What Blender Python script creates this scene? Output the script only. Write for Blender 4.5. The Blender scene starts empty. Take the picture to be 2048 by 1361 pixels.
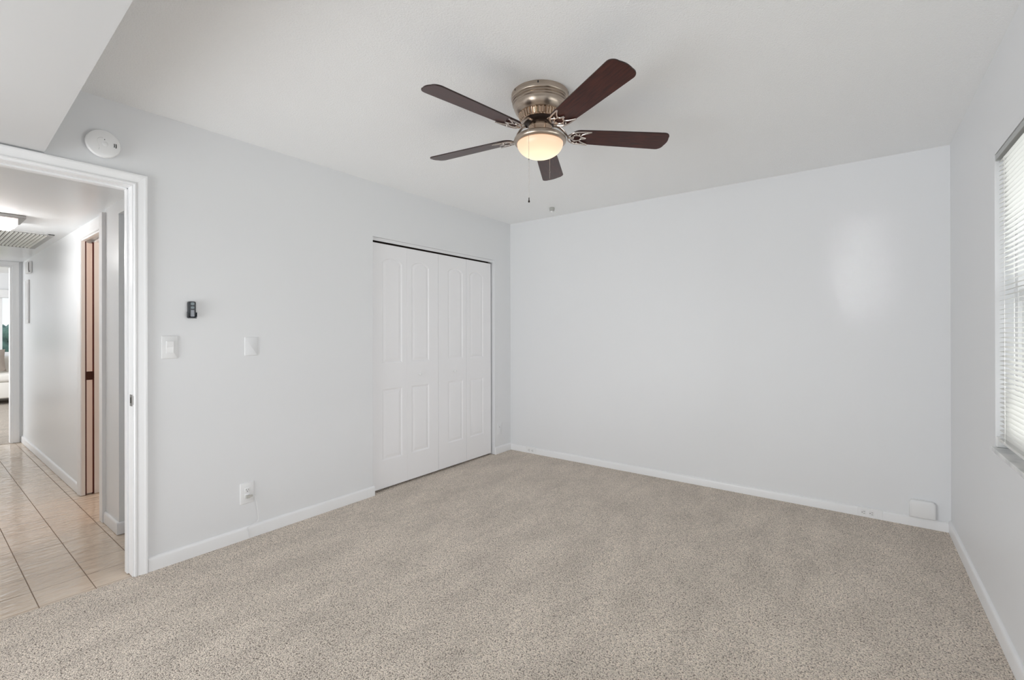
import bpy, bmesh, math, random
from mathutils import Vector, Matrix
R = math.radians
PI = math.pi
random.seed(7)
sc = bpy.context.scene
COL = sc.collection

# ------------------------------------------------------------------ room size (metres)
W, L, H = 3.473, 3.959, 2.44      # width (x), depth (y), height of the bedroom
YR = -1.9                         # rear wall behind the camera
HC = 2.10                         # hall ceiling / soffit
T = 0.104                         # partition thickness

# ------------------------------------------------------------------ camera
cam_d = bpy.data.cameras.new('camera')
cam = bpy.data.objects.new('camera', cam_d)
COL.objects.link(cam)
sc.camera = cam
cam_d.sensor_fit = 'HORIZONTAL'
cam_d.sensor_width = 36.0
cam_d.lens = 36.0 * 916.2 / 2048.0
cam_d.shift_y = -15.18 / 2048.0
cam_d.clip_start = 0.02
cam.location = (3.0026, 0.0, 1.262)
yaw, pitch, roll = R(36.980), R(0.054), R(-0.124)
cam.rotation_mode = 'QUATERNION'
F = Vector((-math.sin(yaw) * math.cos(pitch), math.cos(yaw) * math.cos(pitch), math.sin(pitch)))
Rv = Vector((math.cos(yaw), math.sin(yaw), 0)); Uv = Rv.cross(F)
R2 = Rv * math.cos(roll) + Uv * math.sin(roll)
U2 = Uv * math.cos(roll) - Rv * math.sin(roll)
cam.rotation_quaternion = Matrix((R2, U2, -F)).transposed().to_quaternion()

# ------------------------------------------------------------------ world and light
world = bpy.data.worlds.new('world'); sc.world = world; world.use_nodes = True
bg = world.node_tree.nodes['Background']
bg.inputs['Color'].default_value = (0.94, 0.96, 1.0, 1)
bg.inputs['Strength'].default_value = 1.15

def area(name, loc, rot, sx, sy, power, color=(1, 1, 1), spread=180):
    d = bpy.data.lights.new(name, 'AREA'); d.shape = 'RECTANGLE'
    d.size, d.size_y, d.energy, d.color = sx, sy, power, color
    d.spread = R(spread)
    o = bpy.data.objects.new(name, d); COL.objects.link(o)
    o.location = loc; o.rotation_euler = rot
    return o

def point(name, loc, power, color, rad=0.03):
    d = bpy.data.lights.new(name, 'POINT'); d.energy, d.color, d.shadow_soft_size = power, color, rad
    o = bpy.data.objects.new(name, d); COL.objects.link(o); o.location = loc
    return o

# added fill light behind the camera, outside an added unseen window
area('added_rear_fill', (1.10, YR - 0.55, 0.95), (R(122), 0, R(-38)), 3.0, 2.0, 150, (0.97, 0.982, 1.0))
# added narrow beam from behind, shaped to make the bright back-wall patch
area('added_patch_beam', (3.02, YR - 0.30, 1.70), (R(90), 0, 0), 0.17, 0.62, 0.075, (1.0, 0.99, 0.97), 4)
# daylight through the blinds of the window on the right
area('daylight_right_window', (W + 0.85, 1.95, 1.05), (0, R(118), 0), 1.3, 2.2, 96, (0.98, 0.98, 1.0))
# daylight of the far room at the end of the hall
area('daylight_far_room', (-7.0, -1.85, 1.5), (R(90), 0, 0), 3.4, 1.8, 115, (0.97, 0.985, 1.0))

sc.view_settings.view_transform = 'Standard'
sc.view_settings.look = 'None'
sc.view_settings.gamma = 1.0
sc.view_settings.use_curve_mapping = False
sc.view_settings.exposure = 0.04
try:
    sc.cycles.use_denoising = True
    sc.cycles.max_bounces = 16
    sc.cycles.diffuse_bounces = 12
    sc.cycles.sample_clamp_indirect = 4.0
except Exception:
    pass

# ------------------------------------------------------------------ materials
def mat(name, col, rough=0.5, metal=0.0, spec=0.5, coat=0.0, emit=None, estr=0.0, trans=0.0):
    m = bpy.data.materials.new(name); m.use_nodes = True
    b = m.node_tree.nodes['Principled BSDF']
    b.inputs['Base Color'].default_value = (*col, 1)
    b.inputs['Roughness'].default_value = rough
    b.inputs['Metallic'].default_value = metal
    b.inputs['Specular IOR Level'].default_value = spec
    b.inputs['Coat Weight'].default_value = coat
    b.inputs['Transmission Weight'].default_value = trans
    if emit:
        b.inputs['Emission Color'].default_value = (*emit, 1)
        b.inputs['Emission Strength'].default_value = estr
    return m

def nd(m, t, **kw):
    n = m.node_tree.nodes.new(t)
    for k, v in kw.items():
        setattr(n, k, v)
    return n

def lk(m, a, b):
    m.node_tree.links.new(a, b)

def bump_noise(m, scale, strength, dist, detail=3.0, rough=0.6):
    tc = nd(m, 'ShaderNodeTexCoord'); n = nd(m, 'ShaderNodeTexNoise'); b = nd(m, 'ShaderNodeBump')
    n.inputs['Scale'].default_value = scale; n.inputs['Detail'].default_value = detail
    n.inputs['Roughness'].default_value = rough
    b.inputs['Strength'].default_value = strength; b.inputs['Distance'].default_value = dist
    lk(m, tc.outputs['Object'], n.inputs['Vector']); lk(m, n.outputs['Fac'], b.inputs['Height'])
    lk(m, b.outputs['Normal'], m.node_tree.nodes['Principled BSDF'].inputs['Normal'])
    return n

def color_noise(m, c1, c2, scale, detail=2.0, lo=0.35, hi=0.65, stretch=None):
    tc = nd(m, 'ShaderNodeTexCoord'); n = nd(m, 'ShaderNodeTexNoise'); r = nd(m, 'ShaderNodeValToRGB')
    mp = nd(m, 'ShaderNodeMapping')
    if stretch: mp.inputs['Scale'].default_value = stretch
    n.inputs['Scale'].default_value = scale; n.inputs['Detail'].default_value = detail
    r.color_ramp.elements[0].position = lo; r.color_ramp.elements[0].color = (*c1, 1)
    r.color_ramp.elements[1].position = hi; r.color_ramp.elements[1].color = (*c2, 1)
    lk(m, tc.outputs['Object'], mp.inputs['Vector']); lk(m, mp.outputs['Vector'], n.inputs['Vector'])
    lk(m, n.outputs['Fac'], r.inputs['Fac'])
    lk(m, r.outputs['Color'], m.node_tree.nodes['Principled BSDF'].inputs['Base Color'])
    return r

M = {}
M['wall'] = mat('wall_paint', (0.775, 0.785, 0.80), 0.42, spec=0.35)
bump_noise(M['wall'], 260, 0.06, 0.002)
M['hall_wall'] = mat('hall_wall_paint', (0.80, 0.82, 0.835), 0.30, spec=0.45)
bump_noise(M['hall_wall'], 120, 0.05, 0.002)
M['ceil'] = mat('ceiling_texture', (0.93, 0.94, 0.945), 0.9, spec=0.1)
bump_noise(M['ceil'], 130, 0.55, 0.006, 4.0, 0.7)
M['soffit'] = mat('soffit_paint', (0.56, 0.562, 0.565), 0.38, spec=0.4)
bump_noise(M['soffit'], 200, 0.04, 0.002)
M['trim'] = mat('trim_paint', (0.835, 0.84, 0.85), 0.30, spec=0.45)
M['door'] = mat('door_paint', (0.872, 0.87, 0.885), 0.35, spec=0.4)
M['white'] = mat('white_plastic', (0.79, 0.795, 0.80), 0.35)
M['white2'] = mat('white_switch_plastic', (0.82, 0.825, 0.83), 0.25)
M['slot'] = mat('dark_slot', (0.03, 0.03, 0.03), 0.7)
M['black'] = mat('black_plastic', (0.012, 0.016, 0.022), 0.35)
M['greykey'] = mat('grey_key_rubber', (0.22, 0.27, 0.29), 0.5)
M['lightkey'] = mat('light_grey_label', (0.32, 0.34, 0.38), 0.5)
M['steel'] = mat('brushed_steel', (0.38, 0.37, 0.36), 0.35, metal=1.0)
M['darkgap'] = mat('dark_gap', (0.02, 0.02, 0.02), 0.9)

# brushed warm nickel of the fan
M['nickel'] = mat('antique_nickel', (0.56, 0.485, 0.415), 0.30, metal=1.0)
color_noise(M['nickel'], (0.42, 0.35, 0.29), (0.53, 0.45, 0.38), 12, 3.0, 0.3, 0.7, (1, 1, 14))
M['bronze'] = mat('shiny_bronze_nickel', (0.50, 0.38, 0.29), 0.18, metal=1.0)
M['bronze_dark'] = mat('dark_metal_gap_shade', (0.05, 0.035, 0.03), 0.4, metal=0.7)  # fan metal; also paints gap shade in the closet track and window
M['bracket'] = mat('bracket_nickel', (0.60, 0.54, 0.50), 0.25, metal=1.0)

# mahogany blades
M['blade'] = mat('mahogany_blade', (0.06, 0.018, 0.012), 0.30, spec=0.35)
color_noise(M['blade'], (0.026, 0.007, 0.006), (0.072, 0.018, 0.012), 9, 5.0, 0.3, 0.72, (1.2, 14, 1))
M['blade_edge'] = mat('blade_edge', (0.02, 0.008, 0.006), 0.4)

# lit frosted glass bowl: brightest round the bulb inside
def bowl_mat():
    m = mat('lit_frosted_glass', (0.12, 0.09, 0.06), 0.35)
    b = m.node_tree.nodes['Principled BSDF']
    tc = nd(m, 'ShaderNodeTexCoord'); sp = nd(m, 'ShaderNodeVectorMath', operation='LENGTH')
    r = nd(m, 'ShaderNodeValToRGB')
    lk(m, tc.outputs['Object'], sp.inputs[0]); lk(m, sp.outputs['Value'], r.inputs['Fac'])
    e = r.color_ramp.elements
    e[0].position = 0.086; e[0].color = (1.0, 0.91, 0.63, 1)
    e[1].position = 0.1155; e[1].color = (1.0, 0.62, 0.42, 1)
    lk(m, r.outputs['Color'], b.inputs['Emission Color'])
    b.inputs['Emission Strength'].default_value = 0.98
    return m
M['bowl'] = bowl_mat()
M['crystal'] = mat('lit_textured_glass', (0.95, 0.93, 0.92), 0.15, emit=(1.0, 0.96, 0.92), estr=1.15)
c_r = color_noise(M['crystal'], (0.75, 0.62, 0.66), (1, 1, 0.95), 60, 2.0, 0.4, 0.6)
lk(M['crystal'], c_r.outputs['Color'], M['crystal'].node_tree.nodes['Principled BSDF'].inputs['Emission Color'])

# carpet
def carpet(name, tint=1.0):
    m = mat(name, (0.4, 0.35, 0.3), 0.95, spec=0.08)
    b = m.node_tree.nodes['Principled BSDF']
    b.inputs['Sheen Weight'].default_value = 0.15
    tc = nd(m, 'ShaderNodeTexCoord')
    vo = nd(m, 'ShaderNodeTexVoronoi'); vo.inputs['Scale'].default_value = 185
    vo.inputs['Randomness'].default_value = 1.0
    n0 = nd(m, 'ShaderNodeTexNoise'); n0.inputs['Scale'].default_value = 90; n0.inputs['Detail'].default_value = 2
    vm = nd(m, 'ShaderNodeVectorMath', operation='MULTIPLY_ADD')
    vm.inputs[1].default_value = (0.006, 0.006, 0.006)
    lk(m, tc.outputs['Object'], n0.inputs['Vector'])
    lk(m, n0.outputs['Color'], vm.inputs[0]); lk(m, tc.outputs['Object'], vm.inputs[2])
    lk(m, vm.outputs['Vector'], vo.inputs['Vector'])
    # yarn colour per tuft, dark between the tufts
    r1 = nd(m, 'ShaderNodeValToRGB')
    e = r1.color_ramp.elements
    e[0].position = 0.20; e[0].color = (0.86 * tint, 0.765 * tint, 0.665 * tint, 1)
    e[1].position = 0.80; e[1].color = (0.26 * tint, 0.215 * tint, 0.18 * tint, 1)
    x = r1.color_ramp.elements.new(0.54); x.color = (0.75 * tint, 0.66 * tint, 0.57 * tint, 1)
    lk(m, vo.outputs['Distance'], r1.inputs['Fac'])
    # tuft to tuft difference
    sep = nd(m, 'ShaderNodeSeparateColor'); lk(m, vo.outputs['Color'], sep.inputs[0])
    mr = nd(m, 'ShaderNodeMapRange'); mr.inputs['To Min'].default_value = 0.80; mr.inputs['To Max'].default_value = 1.16
    lk(m, sep.outputs[0], mr.inputs['Value'])
    # brushed pile: broad lighter and darker streaks
    mp = nd(m, 'ShaderNodeMapping'); mp.inputs['Rotation'].default_value = (0, 0, R(10)); mp.inputs['Scale'].default_value = (2.1, 0.9, 1)
    n2 = nd(m, 'ShaderNodeTexNoise'); n2.inputs['Scale'].default_value = 2.6; n2.inputs['Detail'].default_value = 5
    n2.inputs['Roughness'].default_value = 0.62
    lk(m, tc.outputs['Object'], mp.inputs['Vector']); lk(m, mp.outputs['Vector'], n2.inputs['Vector'])
    mr2 = nd(m, 'ShaderNodeMapRange'); mr2.inputs['From Min'].default_value = 0.35; mr2.inputs['From Max'].default_value = 0.65
    mr2.inputs['To Min'].default_value = 0.885; mr2.inputs['To Max'].default_value = 1.085
    lk(m, n2.outputs['Fac'], mr2.inputs['Value'])
    mu = nd(m, 'ShaderNodeMath', operation='MULTIPLY'); lk(m, mr.outputs[0], mu.inputs[0]); lk(m, mr2.outputs[0], mu.inputs[1])
    sc_ = nd(m, 'ShaderNodeVectorMath', operation='SCALE')
    lk(m, r1.outputs['Color'], sc_.inputs[0]); lk(m, mu.outputs[0], sc_.inputs['Scale'])
    lk(m, sc_.outputs['Vector'], b.inputs['Base Color'])
    bp = nd(m, 'ShaderNodeBump'); bp.invert = True
    bp.inputs['Strength'].default_value = 0.9; bp.inputs['Distance'].default_value = 0.005
    lk(m, vo.outputs['Distance'], bp.inputs['Height']); lk(m, bp.outputs['Normal'], b.inputs['Normal'])
    return m
M['carpet'] = carpet('beige_cut_pile_carpet')
M['carpet2'] = carpet('grey_beige_carpet_far', 0.7)

# tiles: 20 cm squares, glossy rippled glaze, brown grout
def tiles():
    m = mat('glazed_floor_tile', (0.6, 0.48, 0.4), 0.16, spec=0.55)
    b = m.node_tree.nodes['Principled BSDF']
    tc = nd(m, 'ShaderNodeTexCoord'); sep = nd(m, 'ShaderNodeSeparateXYZ'); lk(m, tc.outputs['Object'], sep.inputs[0])
    def line(out, off, step, half):
        a = nd(m, 'ShaderNodeMath', operation='ADD'); a.inputs[1].default_value = off; lk(m, out, a.inputs[0])
        p = nd(m, 'ShaderNodeMath', operation='PINGPONG'); p.inputs[1].default_value = step / 2; lk(m, a.outputs[0], p.inputs[0])
        l = nd(m, 'ShaderNodeMath', operation='LESS_THAN'); l.inputs[1].default_value = half; lk(m, p.outputs[0], l.inputs[0])
        return l
    lx = line(sep.outputs[0], 0.2275, 0.2015, 0.0016)
    ly = line(sep.outputs[1], 0.022, 0.199, 0.0020)
    mx = nd(m, 'ShaderNodeMath', operation='MAXIMUM'); lk(m, lx.outputs[0], mx.inputs[0]); lk(m, ly.outputs[0], mx.inputs[1])
    n = nd(m, 'ShaderNodeTexNoise'); n.inputs['Scale'].default_value = 3; n.inputs['Detail'].default_value = 4
    lk(m, tc.outputs['Object'], n.inputs['Vector'])
    r = nd(m, 'ShaderNodeValToRGB'); r.color_ramp.elements[0].position = 0.3; r.color_ramp.elements[1].position = 0.7
    r.color_ramp.elements[0].color = (0.64, 0.53, 0.425, 1); r.color_ramp.elements[1].color = (0.72, 0.61, 0.50, 1)
    lk(m, n.outputs['Fac'], r.inputs['Fac'])
    mix = nd(m, 'ShaderNodeMix', data_type='RGBA')
    lk(m, mx.outputs[0], mix.inputs[0]); lk(m, r.outputs['Color'], mix.inputs[6]); mix.inputs[7].default_value = (0.22, 0.15, 0.10, 1)
    lk(m, mix.outputs[2], b.inputs['Base Color'])
    # rippled glaze runs across the hall
    mp = nd(m, 'ShaderNodeMapping'); mp.inputs['Scale'].default_value = (30, 7, 1)
    n3 = nd(m, 'ShaderNodeTexNoise'); n3.inputs['Scale'].default_value = 1.0; n3.inputs['Detail'].default_value = 1.5
    lk(m, tc.outputs['Object'], mp.inputs['Vector']); lk(m, mp.outputs['Vector'], n3.inputs['Vector'])
    hh = nd(m, 'ShaderNodeMath', operation='SUBTRACT'); lk(m, n3.outputs['Fac'], hh.inputs[0]); lk(m, mx.outputs[0], hh.inputs[1])
    bp = nd(m, 'ShaderNodeBump'); bp.inputs['Strength'].default_value = 1.0; bp.inputs['Distance'].default_value = 0.007
    lk(m, hh.outputs[0], bp.inputs['Height']); lk(m, bp.outputs['Normal'], b.inputs['Normal'])
    rg = nd(m, 'ShaderNodeMath', operation='MULTIPLY_ADD'); rg.inputs[1].default_value = 0.6; rg.inputs[2].default_value = 0.06
    lk(m, mx.outputs[0], rg.inputs[0]); lk(m, rg.outputs[0], b.inputs['Roughness'])
    return m
M['tile'] = tiles()

def marble():
    m = mat('white_marble', (0.7, 0.7, 0.69), 0.2)
    color_noise(m, (0.50, 0.51, 0.52), (0.76, 0.76, 0.75), 9, 8.0, 0.30, 0.58)
    return m
M['marble'] = marble()
M['slat'] = mat('ivory_blind_slat', (0.80, 0.797, 0.775), 0.35)
# slats let a little daylight through
def slat():
    m = M['slat']; nt = m.node_tree; b = nt.nodes['Principled BSDF']; o = nt.nodes['Material Output']
    t = nd(m, 'ShaderNodeBsdfTranslucent'); t.inputs['Color'].default_value = (0.9, 0.88, 0.83, 1)
    mx = nd(m, 'ShaderNodeMixShader'); mx.inputs[0].default_value = 0.10
    lk(m, b.outputs[0], mx.inputs[1]); lk(m, t.outputs[0], mx.inputs[2]); lk(m, mx.outputs[0], o.inputs['Surface'])
slat()
M['rail'] = mat('shaded_rail_seam_grey', (0.42, 0.43, 0.42), 0.4)
def glass():
    m = bpy.data.materials.new('window_glass'); m.use_nodes = True; nt = m.node_tree
    nt.nodes.remove(nt.nodes['Principled BSDF']); o = nt.nodes['Material Output']
    t = nd(m, 'ShaderNodeBsdfTransparent'); t.inputs['Color'].default_value = (0.96, 0.97, 0.97, 1)
    g = nd(m, 'ShaderNodeBsdfGlossy'); g.inputs['Roughness'].default_value = 0.02
    fr = nd(m, 'ShaderNodeFresnel'); fr.inputs['IOR'].default_value = 1.45
    mx = nd(m, 'ShaderNodeMixShader')
    lk(m, fr.outputs[0], mx.inputs[0]); lk(m, t.outputs[0], mx.inputs[1]); lk(m, g.outputs[0], mx.inputs[2])
    lk(m, mx.outputs[0], o.inputs['Surface'])
    return m
M['glass'] = glass()
M['peach'] = mat('bathroom_wall_paint', (0.80, 0.70, 0.58), 0.5)
M['doorbrown'] = mat('dark_brown_slot', (0.09, 0.02, 0.018), 0.6)
M['pocket'] = mat('cream_door_edge', (0.80, 0.70, 0.66), 0.4)
M['latch'] = mat('dark_bronze_latch', (0.06, 0.025, 0.02), 0.35, metal=0.6)
M['sofa'] = mat('white_sofa_fabric', (0.80, 0.78, 0.74), 0.85)
M['pillow_w'] = mat('white_pillow_fabric', (0.85, 0.84, 0.82), 0.9)
M['pillow_b'] = mat('taupe_pillow_fabric', (0.36, 0.31, 0.27), 0.9)
M['sofabase'] = mat('sofa_base_wood', (0.22, 0.18, 0.15), 0.5)
M['grass'] = mat('lawn_grass', (0.20, 0.34, 0.10), 0.9)
color_noise(M['grass'], (0.13, 0.26, 0.07), (0.30, 0.42, 0.16), 1.2, 4)
M['hedge'] = mat('hedge_leaves', (0.05, 0.12, 0.06), 0.8)
color_noise(M['hedge'], (0.03, 0.10, 0.10), (0.16, 0.30, 0.26), 2.5, 6)
M['pinkwall'] = mat('pink_stucco', (0.66, 0.46, 0.42), 0.9)
bump_noise(M['pinkwall'], 60, 0.3, 0.01)
M['ext'] = mat('exterior_stucco', (0.75, 0.72, 0.66), 0.9)

# ------------------------------------------------------------------ mesh helpers
def box(bm, x0, x1, y0, y1, z0, z1, bev=0.0, seg=2):
    m = Matrix.Translation(((x0 + x1) / 2, (y0 + y1) / 2, (z0 + z1) / 2)) @ Matrix.Diagonal((abs(x1 - x0), abs(y1 - y0), abs(z1 - z0), 1))
    r = bmesh.ops.create_cube(bm, size=1, matrix=m)
    if bev > 0:
        es = list({e for v in r['verts'] for e in v.link_edges})
        bmesh.ops.bevel(bm, geom=es, offset=bev, segments=seg, affect='EDGES', profile=0.5, clamp_overlap=True)

def prism(bm, pts, axis, a0, a1):
    """polygon pts (2D) extruded along axis ('x','y','z') from a0 to a1"""
    def P(p, a):
        return {'x': (a, p[0], p[1]), 'y': (p[0], a, p[1]), 'z': (p[0], p[1], a)}[axis]
    A = [bm.verts.new(P(p, a0)) for p in pts]; B = [bm.verts.new(P(p, a1)) for p in pts]
    bm.faces.new(A); bm.faces.new(B[::-1])
    n = len(pts)
    for i in range(n):
        bm.faces.new((A[i], B[i], B[(i + 1) % n], A[(i + 1) % n]))

def lathe(bm, prof, c=(0, 0, 0), n=48, axis='z', close=False):
    rings = []
    for r, h in prof:
        ring = []
        for k in range(n):
            a = 2 * PI * k / n
            ca, sa = r * math.cos(a), r * math.sin(a)
            p = {'z': (ca, sa, h), 'x': (h, ca, sa), 'y': (ca, h, sa)}[axis]
            ring.append(bm.verts.new((c[0] + p[0], c[1] + p[1], c[2] + p[2])))
        rings.append(ring)
    for i in range(len(rings) - 1):
        for k in range(n):
            bm.faces.new((rings[i][k], rings[i][(k + 1) % n], rings[i + 1][(k + 1) % n], rings[i + 1][k]))
    if prof[0][0] > 1e-6: bm.faces.new(rings[0][::-1])
    if prof[-1][0] > 1e-6: bm.faces.new(rings[-1])

def smooth_pts(pts, sub=6):
    pts = [Vector(p) for p in pts]; out = []
    for i in range(len(pts) - 1):
        p0 = pts[max(i - 1, 0)]; p1 = pts[i]; p2 = pts[i + 1]; p3 = pts[min(i + 2, len(pts) - 1)]
        for s in range(sub):
            t = s / sub
            out.append(0.5 * ((2 * p1) + (-p0 + p2) * t + (2 * p0 - 5 * p1 + 4 * p2 - p3) * t * t + (-p0 + 3 * p1 - 3 * p2 + p3) * t ** 3))
    out.append(pts[-1]); return out

def tube(bm, pts, rad, n=8, flat=1.0, sub=6):
    pts = smooth_pts(pts, sub) if sub > 1 else [Vector(p) for p in pts]
    rings = []
    rr = rad if callable(rad) else (lambda t: rad)
    N = len(pts); ref = None
    for i, p in enumerate(pts):
        d = (pts[min(i + 1, N - 1)] - pts[max(i - 1, 0)]).normalized()
        if ref is None:
            ref = Vector((0, 0, 1)) if abs(d.z) < 0.9 else Vector((1, 0, 0))
        s = d.cross(ref)
        if s.length < 1e-4: s = d.cross(Vector((0, 1, 0)))
        s.normalize(); u = s.cross(d).normalized()
        r = rr(i / (N - 1))
        rings.append([bm.verts.new(p + s * r * math.cos(2 * PI * k / n) + u * r * flat * math.sin(2 * PI * k / n)) for k in range(n)])
    for i in range(N - 1):
        for k in range(n):
            bm.faces.new((rings[i][k], rings[i][(k + 1) % n], rings[i + 1][(k + 1) % n], rings[i + 1][k]))
    bm.faces.new(rings[0][::-1]); bm.faces.new(rings[-1])

def round_rect(x0, x1, y0, y1, r, n=6, which=(1, 1, 1, 1)):
    pts = []
    for (cx, cy, a0, w) in ((x1 - r, y1 - r, 0, which[0]), (x0 + r, y1 - r, 90, which[1]), (x0 + r, y0 + r, 180, which[2]), (x1 - r, y0 + r, 270, which[3])):
        if w:
            for k in range(n + 1):
                a = R(a0 + 90 * k / n); pts.append((cx + r * math.cos(a), cy + r * math.sin(a)))
        else:
            sx = 1 if a0 in (0, 270) else -1; sy = 1 if a0 in (0, 90) else -1
            pts.append((cx + sx * r, cy + sy * r))
    return pts

def obj(name, bm, m, parent=None, smooth=False, bevel=0.0, loc=None):
    bmesh.ops.recalc_face_normals(bm, faces=bm.faces)
    me = bpy.data.meshes.new(name); bm.to_mesh(me); bm.free()
    for mm in (m if isinstance(m, (list, tuple)) else [m]): me.materials.append(mm)
    o = bpy.data.objects.new(name, me); COL.objects.link(o)
    if smooth:
        for p in me.polygons: p.use_smooth = True
        try:
            me.set_sharp_from_angle(angle=R(38))
        except Exception: pass
    if bevel > 0:
        b = o.modifiers.new('bevel', 'BEVEL'); b.width = bevel; b.segments = 2; b.limit_method = 'ANGLE'
    if parent: o.parent = parent
    if loc: o.location = loc
    return o

def tag(o, label, cat=None, group=None, kind=None):
    if label: o['label'] = label
    if cat: o['category'] = cat
    if group: o['group'] = group
    if kind: o['kind'] = kind
    return o

def struct(name, bm, m, label=None, cat=None, **kw):
    o = obj(name, bm, m, **kw); return tag(o, label, cat, kind='structure')

def empty(name, loc, label, cat, group=None, kind=None, rot=(0, 0, 0)):
    o = bpy.data.objects.new(name, None); COL.objects.link(o); o.location = loc; o.rotation_euler = rot
    o.empty_display_size = 0.05
    return tag(o, label, cat, group, kind)

def copy_tree(o, parent=None):
    c = o.copy(); COL.objects.link(c); c.parent = parent
    for ch in list(o.children): copy_tree(ch, c)
    return c

NB = bmesh.new

# ------------------------------------------------------------------ shell
D0, D1, DH = -0.10, 0.712, 2.030           # bedroom doorway: jamb faces and head
C0, C1, CH = 2.192, 3.688, 2.018           # closet opening
RO = 0.019                                 # jamb thickness
bm = NB()
box(bm, -T, 0, YR - T, D0 - RO, 0, H)
box(bm, -T, 0, D0 - RO, D1 + RO, DH + RO, H)
box(bm, -T, 0, D1 + RO, C0, 0, H)
box(bm, -T, 0, C0, C1, CH, H)
box(bm, -T, 0, C1, L, 0, H)
struct('wall_left', bm, M['wall'], 'off-white wall on the left with the doorway and the closet', 'wall')
bm = NB(); box(bm, -T, W + T, L, L + T, 0, H)
struct('wall_back', bm, M['wall'], 'plain off-white wall facing the camera', 'wall')
# right wall with the window opening
WY0, WY1, WZ0, WZ1 = 1.10, 2.800, 0.772, 2.016
WT = 0.20
bm = NB()
box(bm, W, W + WT, YR - T, WY0, 0, H); box(bm, W, W + WT, WY1, L + T, 0, H)
box(bm, W, W + WT, WY0, WY1, 0, WZ0 - 0.02); box(bm, W, W + WT, WY0, WY1, WZ1, H)
struct('wall_right', bm, M['wall'], 'off-white wall on the right holding the window with blinds', 'wall')
# rear wall; its big unseen window is added to let in fill light
bm = NB()
box(bm, 0, 0.25, YR - T, YR, 0, H); box(bm, 3.25, W, YR - T, YR, 0, H)
box(bm, 0.25, 3.25, YR - T, YR, 0, 0.20); box(bm, 0.25, 3.25, YR - T, YR, 2.30, H)
struct('wall_rear', bm, M['wall'], 'off-white wall behind the camera around the added big window', 'wall')
rw = empty('added_window_2', (1.75, YR - 0.06, 0.20), 'added wide white framed window behind the camera, unseen', 'window', kind='structure')
bm = NB()
for a, b_ in ((0.25, 0.30), (3.20, 3.25), (1.725, 1.775)): box(bm, a - 1.75, b_ - 1.75, -0.03, 0.03, 0, 2.10)
for a, b_ in ((0, 0.05), (2.05, 2.10)): box(bm, -1.45, 1.45, -0.03, 0.03, a, b_)
obj('window_frame', bm, M['trim'], rw)
bm = NB(); box(bm, -1.45, 1.45, -0.003, 0.003, 0.05, 2.05); obj('window_pane', bm, M['glass'], rw)

bm = NB(); box(bm, -0.004, W, YR, L, -0.10, 0)
struct('floor', bm, M['carpet'], 'beige speckled cut pile carpet covering the bedroom floor', 'carpet')
bm = NB(); box(bm, -T, W + T, YR - T, L + T, H, H + 0.1)
struct('ceiling', bm, M['ceil'], 'white lightly textured bedroom ceiling', 'ceiling')
# dropped soffit by the doorway; its front edge runs very slightly out of square
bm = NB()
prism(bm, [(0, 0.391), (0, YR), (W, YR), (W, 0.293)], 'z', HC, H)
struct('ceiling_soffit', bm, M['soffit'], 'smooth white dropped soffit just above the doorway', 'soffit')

# closet interior
bm = NB()
box(bm, -0.75, -0.70, C0 - 0.08, C1 + 0.08, 0, H); box(bm, -0.70, -T, C0 - 0.08, C0 - 0.03, 0, H); box(bm, -0.70, -T, C1 + 0.03, C1 + 0.08, 0, H)
box(bm, -0.75, -T, C0 - 0.08, C1 + 0.08, 2.30, 2.44)
struct('wall_closet', bm, M['wall'], 'plain wall inside the closet', 'wall')
bm = NB(); box(bm, -0.70, -0.004, C0 - 0.03, C1 + 0.03, -0.10, -0.002)
struct('floor_closet', bm, M['carpet'], 'carpet inside the closet behind the folding doors', 'carpet')

# ---- baseboards: rounded top profile
BH, BT = 0.070, 0.013
def base_prof(t=BT, h=BH):
    return [(0, 0), (t, 0), (t, h - 0.016), (t * 0.8, h - 0.006), (t * 0.45, h - 0.001), (0, h)]
def baseboard(name, segs, label, h=BH, t=BT):
    bm = NB()
    for (side, w, a0, a1) in segs:
        pr = base_prof(t, h)
        if side == '+x': prism(bm, [(w + p, q) for p, q in pr], 'y', a0, a1)
        if side == '-x': prism(bm, [(w - p, q) for p, q in pr], 'y', a0, a1)
        if side == '-y': prism(bm, [(w - p, q) for p, q in pr], 'x', a0, a1)
        if side == '+y': prism(bm, [(w + p, q) for p, q in pr], 'x', a0, a1)
    return struct(name, bm, M['trim'], label, 'baseboard', smooth=True)
baseboard('baseboard_left', [('+x', 0, 0.777, 1.2752), ('+x', 0, 1.2756, 2.1287), ('+x', 0, 2.1293, 2.199), ('+x', 0, C1 + 0.0, L), ('+x', 0, YR, D0 - 0.08)],
          'white baseboard along the left wall beside the closet and doorway', h=0.075)
baseboard('baseboard_back', [('-y', L, BT, 0.2125), ('-y', L, 0.3375, 3.0035), ('-y', L, 3.136, W - BT)],
          'white baseboard along the wall facing the camera', h=0.062)
baseboard('baseboard_right', [('-x', W, YR, L)], 'white baseboard along the right wall under the window', h=0.075)
baseboard('baseboard_rear', [('+y', YR, BT, W - BT)], 'white baseboard behind the camera')

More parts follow.
